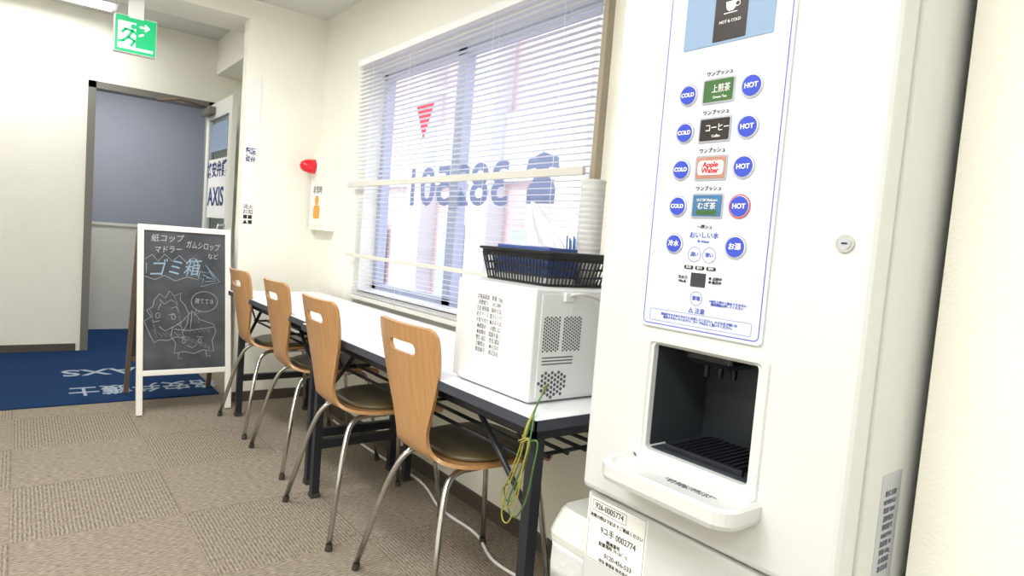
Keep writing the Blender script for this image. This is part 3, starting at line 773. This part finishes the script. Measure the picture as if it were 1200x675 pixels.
loft('nozzle_housing', [[(-0.655+x, VY+0.10+y, z) for x, y in rr(hx, hy, 0.01, 4)] for z, hx, hy in ((0.925,0.05,0.05),(0.905,0.05,0.05),(0.895,0.04,0.04))], M['cavity2'], vm)
for i, xx in enumerate((-0.675, -0.655, -0.635)):
    cyl('nozzle_%d' % (i+1), (xx, VY+0.08+0.012*i, 0.9), (xx, VY+0.08+0.012*i, 0.872), 0.007, M['black'], vm, r1=0.005, seg=14)
cyl('cup_sensor', (-0.60, VY+0.14, 0.915), (-0.60, VY+0.14, 0.80), 0.007, M['cavity2'], vm, seg=14)
tube('inner_hose', [smoothpts([(-0.60,VY+0.13,0.92),(-0.585,VY+0.12,0.88),(-0.58,VY+0.13,0.82),(-0.59,VY+0.15,0.77)])], 0.006, M['black'], vm)
def surround():
    cx, cz = (OX0+OX1)/2, 0.826
    def ring(hx, hz, r, y): return [(cx+a, y, cz+b) for a, b in rr(hx, hz, r, 5)]
    loft('opening_surround', [ring(0.122,0.113,0.010,VY), ring(0.120,0.111,0.010,VY-0.004), ring(0.110,0.103,0.008,VY-0.004), ring(0.1035,0.0965,0.006,VY+0.006)], M['white_pl'], vm, cap=(False, False))
surround()
def tray():
    def ring(z, inset=0.0):
        x0, x1 = -0.768+inset, -0.500-inset; y0, y1 = VY-0.088+inset, VY+0.0
        r = 0.035
        pts = [(x1, y1, z), ]
        for k in range(7):
            a = math.radians(0-90*k/6); pts.append((x1-r+r*math.cos(a), y0+r+r*math.sin(a), z))
        for k in range(7):
            a = math.radians(-90-90*k/6); pts.append((x0+r+r*math.cos(a), y0+r+r*math.sin(a), z))
        pts.append((x0, y1, z)); return pts
    loft('cup_tray', [ring(0.676,0.022), ring(0.686,0.003), ring(0.694,0.0), ring(0.714,0.0), ring(0.719,0.004), ring(0.7185,0.010), ring(0.7145,0.015)], M['white_pl'], vm)
tray()
text('tray_print', 'ご注意 熱湯にご注意ください\nカップを置いてください', 0.0075, frame_xf((-0.60, VY-0.045, 0.715), (1,0,0), (0,1,0)), M['grey_txt'], vm)
PX0, PX1, PZ0, PZ1 = -0.765, -0.526, 0.955, 1.66
pcx, pcz = (PX0+PX1)/2, (PZ0+PZ1)/2
plate('control_panel', rr((PX1-PX0)/2, (PZ1-PZ0)/2, 0.008, 5), 0.004, M['panel'], vm, FY(pcx, VY, pcz))
outline('panel_border', rr((PX1-PX0)/2-0.006, (PZ1-PZ0)/2-0.006, 0.008, 5), 0.0016, 0.0046, M['blue_line'], vm, FY(pcx, VY, pcz))
YP = VY-0.0042
plate('display_window', rr(0.083, 0.10, 0.003), 0.001, M['screen'], vm, FY(-0.643, YP, 1.53))
plate('display_label', rr(0.030, 0.096, 0.001), 0.0006, M['coffee_lab'], vm, FY(-0.638, YP-0.0012, 1.530))
text('display_text', 'HOT & COLD', 0.0065, FY(-0.638, YP-0.002, 1.463), M['white'], vm)
plate('display_cup', [(-0.010,0.007),(-0.008,-0.004),(-0.004,-0.008),(0.004,-0.008),(0.008,-0.004),(0.010,0.007)], 0.0005, M['white'], vm, FY(-0.638, YP-0.002, 1.487))
outline('display_cup_handle', circ(0.004, 12, 0.012, 0.001), 0.0012, 0.0005, M['white'], vm, FY(-0.638, YP-0.002, 1.487))
stroke('display_saucer', [((-0.012,0),(0.012,0))], 0.0014, M['white'], vm, FY(-0.638, YP-0.002, 1.476))
def button(name, x, z, label, r=0.0165, size=0.0085, red=False):
    p = FY(x, YP, z)
    plate(name+'_ring', circ(r+0.0035, 32), 0.0012, M['silver'], vm, p)
    if red: outline(name+'_lamp', circ(r+0.002, 32), 0.0016, 0.0018, M['red'], vm, p)
    plate(name+'_gap', circ(r+0.0012, 32), 0.0016, M['white'], vm, p)
    plate(name+'_cap', circ(r, 32), 0.0032, M['blue_btn'], vm, p)
    text(name+'_label', label, size, FY(x, YP-0.0036, z), M['white'], vm, bold=0.0002)
rows = [1.354, 1.291, 1.229, 1.167]
labs = [('green_lab','上煎茶','Green Tea'), ('coffee_lab','コーヒー','Coffee'), ('apple_lab','Apple\nWater',''), ('water_lab','むぎ茶','')]
for i, z in enumerate(rows):
    button('cold_%d' % (i+1), -0.706, z, 'COLD', r=0.0150, size=0.0095)
    button('hot_%d' % (i+1), -0.587, z, 'HOT', r=0.0160, size=0.0110, red=(i == 3))
    text('push_text_%d' % (i+1), 'ワンプッシュ', 0.0085, FY(-0.648, YP-0.0008, z+0.029), M['black_txt'], vm)
    plate('product_frame_%d' % (i+1), rr(0.0305, 0.0205, 0.003), 0.0012, M['silver'], vm, FY(-0.6475, YP, z+0.001))
    plate('product_%d' % (i+1), rr(0.0275, 0.0175, 0.002), 0.0018, M[labs[i][0]], vm, FY(-0.6475, YP, z+0.001))
    if labs[i][2]:
        text('product_name_%d' % (i+1), labs[i][1], 0.0145, FY(-0.642, YP-0.0024, z+0.003), M['white'], vm, sx=0.8)
        text('product_sub_%d' % (i+1), labs[i][2], 0.006, FY(-0.643, YP-0.0024, z-0.010), M['white'], vm)
    elif i == 2:
        plate('product_band_3', rr(0.0245, 0.0115, 0.006), 0.0004, M['paper'], vm, FY(-0.6475, YP-0.0019, z+0.001))
        text('product_name_3', 'Apple\nWater', 0.0125, FY(-0.6475, YP-0.0026, z+0.001), M['red'], vm, spacing=0.75, bold=0.0003)
    else:
        plate('product_band_4', rr(0.02, 0.004, 0.003), 0.0004, M['green_lab'], vm, FY(-0.6475, YP-0.0019, z-0.010))
        text('product_name_4', 'ＮＥＷ Platinum', 0.006, FY(-0.6475, YP-0.0026, z+0.010), M['white'], vm)
        text('product_sub_4', 'むぎ茶', 0.012, FY(-0.6475, YP-0.0026, z), M['white'], vm)
button('cold_water', -0.706, 1.103, '冷水', r=0.0145, size=0.0110)
button('hot_water', -0.587, 1.103, 'お湯', r=0.0160, size=0.0115)
text('push_text_5', '一押シュ', 0.0075, FY(-0.648, YP-0.0008, 1.133), M['black_txt'], vm)
text('water_title', 'おいしい水', 0.0115, FY(-0.648, YP-0.0008, 1.119), M['blue_line'], vm)
text('water_title_sub', '● Water', 0.006, FY(-0.648, YP-0.0008, 1.109), M['blue_line'], vm)
for i, (xx, tt) in enumerate(((-0.663,'濃い'),(-0.634,'薄い'))):
    outline('small_button_%d' % (i+1), circ(0.0125, 28), 0.0008, 0.0006, M['blue_line'], vm, FY(xx, YP, 1.087))
    text('small_text_%d' % (i+1), tt, 0.008, FY(xx, YP-0.0008, 1.087), M['blue_line'], vm)
for i, xx in enumerate((-0.672,-0.650,-0.628)):
    plate('tag_%d' % (i+1), rr(0.009,0.0032,0.003), 0.0006, M['black_txt'], vm, FY(xx, YP, 1.065))
    text('tag_text_%d' % (i+1), ('氷','量','湯')[i]+'切', 0.0052, FY(xx, YP-0.001, 1.065), M['white'], vm)
plate('indicator', rr(0.0145,0.0115,0.001), 0.0009, M['cavity'], vm, FY(-0.651, YP, 1.045))
text('indicator_left', '冷水◇\nMin▲', 0.0065, FY(-0.682, YP-0.0006, 1.044), M['black_txt'], vm)
text('indicator_right', '● 点検中\n● 販売中', 0.006, FY(-0.618, YP-0.0006, 1.046), M['black_txt'], vm)
outline('test_button', circ(0.0115, 28), 0.0008, 0.0006, M['blue_line'], vm, FY(-0.651, YP, 1.014))
text('test_text', '節電', 0.008, FY(-0.651, YP-0.0008, 1.014), M['blue_line'], vm)
text('panel_note_1', '３回以上押すと給水できません\n濃度調整は押してください', 0.005, FY(-0.592, YP-0.0006, 1.010), M['blue_line'], vm)
outline('caution_box', rr(0.10, 0.010, 0.003), 0.0006, 0.0006, M['blue_line'], vm, FY(-0.645, YP, 0.977))
text('caution_text', '△ 注意', 0.010, FY(-0.648, YP-0.0006, 0.993), M['blue_line'], vm)
text('caution_note', '熱湯がでますのでやけどに注意してください。小さなお子様には\n操作させないでください。カップは正しく置いてください。', 0.0052, FY(-0.645, YP-0.0006, 0.977), M['blue_line'], vm)
lk = FY(-0.42, VY, 1.117)
plate('lock_ring', circ(0.0125, 32), 0.003, M['chrome'], vm, lk)
plate('lock_core', circ(0.0085, 24), 0.0045, M['silver'], vm, lk)
plate('lock_slot', rr(0.0042, 0.0013, 0.0012), 0.005, M['black'], vm, lk)
YB = VY+0.018
S = FY(-0.797, YB, 0.533)
plate('sticker_front', rr(0.076, 0.066, 0.002), 0.0006, M['paper'], vm, S)
outline('sticker_border', rr(0.071, 0.0635, 0.001), 0.0008, 0.0008, M['black_txt'], vm, S)
outline('sticker_number_box', rr(0.044, 0.010, 0.001), 0.0009, 0.0008, M['black_txt'], vm, FY(-0.817, YB, 0.579))
text('sticker_number', '926-0005774', 0.0165, FY(-0.817, YB-0.0009, 0.579), M['black_txt'], vm, sx=0.85)
text('sticker_line_1', '故障の際は下記までご連絡ください', 0.0085, FY(-0.797, YB-0.0009, 0.558), M['black_txt'], vm)
text('sticker_line_2', '9ユ手 0002774', 0.017, FY(-0.790, YB-0.0009, 0.536), M['black_txt'], vm, sx=0.85)
text('sticker_line_3', '機械番号\n設置場所 ﾌﾘｰｽﾍﾟｰｽ', 0.009, FY(-0.80, YB-0.0009, 0.513), M['black_txt'], vm)
text('sticker_line_4', '0120-456-533', 0.0125, FY(-0.785, YB-0.0009, 0.490), M['black_txt'], vm)
text('sticker_line_5', '担当 管理者 株式会社', 0.008, FY(-0.795, YB-0.0009, 0.476), M['black_txt'], vm)
SX = VX1-0.0
plate('sticker_side', rr(0.034, 0.09, 0.002), 0.0006, M['silver'], vm, FX(SX, 1.045, 0.695))
text('sticker_side_text', '型式 名称\nBEVERAGE\n電源 100V\n消費電力\n製造番号\n00027740\n周波数 50\n質量 68kg\n水道直結\n株式会社', 0.010, FX(SX+0.0009, 1.045, 0.695), M['grey_txt'], vm, spacing=1.3, sx=0.9)

# ------------------------------------------------------------------ waste bin
wbn = empty('waste_bin', (-0.965, 1.08, 0))
bcx2, bcy2 = -0.968, 1.13
def br(hx, hy, z, r=0.03): return [(a, b, z) for a, b in rr(hx, hy, r, 5, bcx2, bcy2)]
loft('body', [br(0.055,0.12,0.0), br(0.058,0.125,0.02), br(0.070,0.155,0.42), br(0.072,0.157,0.425)], M['bin'], wbn, smooth=False)
loft('bag_collar', [br(0.0735,0.159,0.33), br(0.0755,0.161,0.37), br(0.0745,0.160,0.41), br(0.076,0.162,0.425)], M['bag'], wbn, smooth=True)
loft('lid', [br(0.077,0.163,0.425), br(0.078,0.165,0.442), br(0.075,0.160,0.458), br(0.066,0.148,0.492), br(0.060,0.14,0.500,0.025)], M['bin'], wbn, smooth=False)

fc = empty('floor_cable', (-2.0, 1.36, 0))
tube('cable', [smoothpts([(-3.4,1.44,0.006),(-2.9,1.41,0.006),(-2.4,1.43,0.006),(-2.1,1.36,0.006),(-1.85,1.36,0.006),(-1.65,1.30,0.006),(-1.45,1.33,0.006),(-1.2,1.42,0.006),(-1.0,1.44,0.006)])], 0.0055, M['white'], fc, seg=8)

# ------------------------------------------------------------------ world & sun
wd = bpy.data.worlds.new('daylight'); scene.world = wd; wd.use_nodes = True
bg = wd.node_tree.nodes['Background']; bg.inputs['Color'].default_value = (0.90, 0.94, 1.0, 1); bg.inputs['Strength'].default_value = 2.7
sl = bpy.data.lights.new('sun', 'SUN'); sl.energy = 2.7; sl.angle = 0.05
so = bpy.data.objects.new('sun', sl); COL.objects.link(so)
so.rotation_euler = Vector((0.25, 0.8, -0.9)).to_track_quat('-Z', 'Y').to_euler()

# ------------------------------------------------------------------ camera
f = 750.0
d1 = Vector((21-600, -(240-337.5), -f)).normalized()
Xc = -d1
Zc = Vector((893, 11832, 750)).normalized(); Zc = (Zc - Xc*Zc.dot(Xc)).normalized()
Yc = Zc.cross(Xc)
R = Matrix((Xc, Yc, Zc)).to_4x4()
cam = bpy.data.cameras.new('camera'); cam.sensor_width = 36; cam.lens = f/1200*36; cam.clip_start = 0.02
co = bpy.data.objects.new('camera', cam); COL.objects.link(co)
co.matrix_world = Matrix.Translation((0,0,H)) @ R
scene.camera = co
scene.view_settings.view_transform = 'Standard'
scene.view_settings.look = 'None'
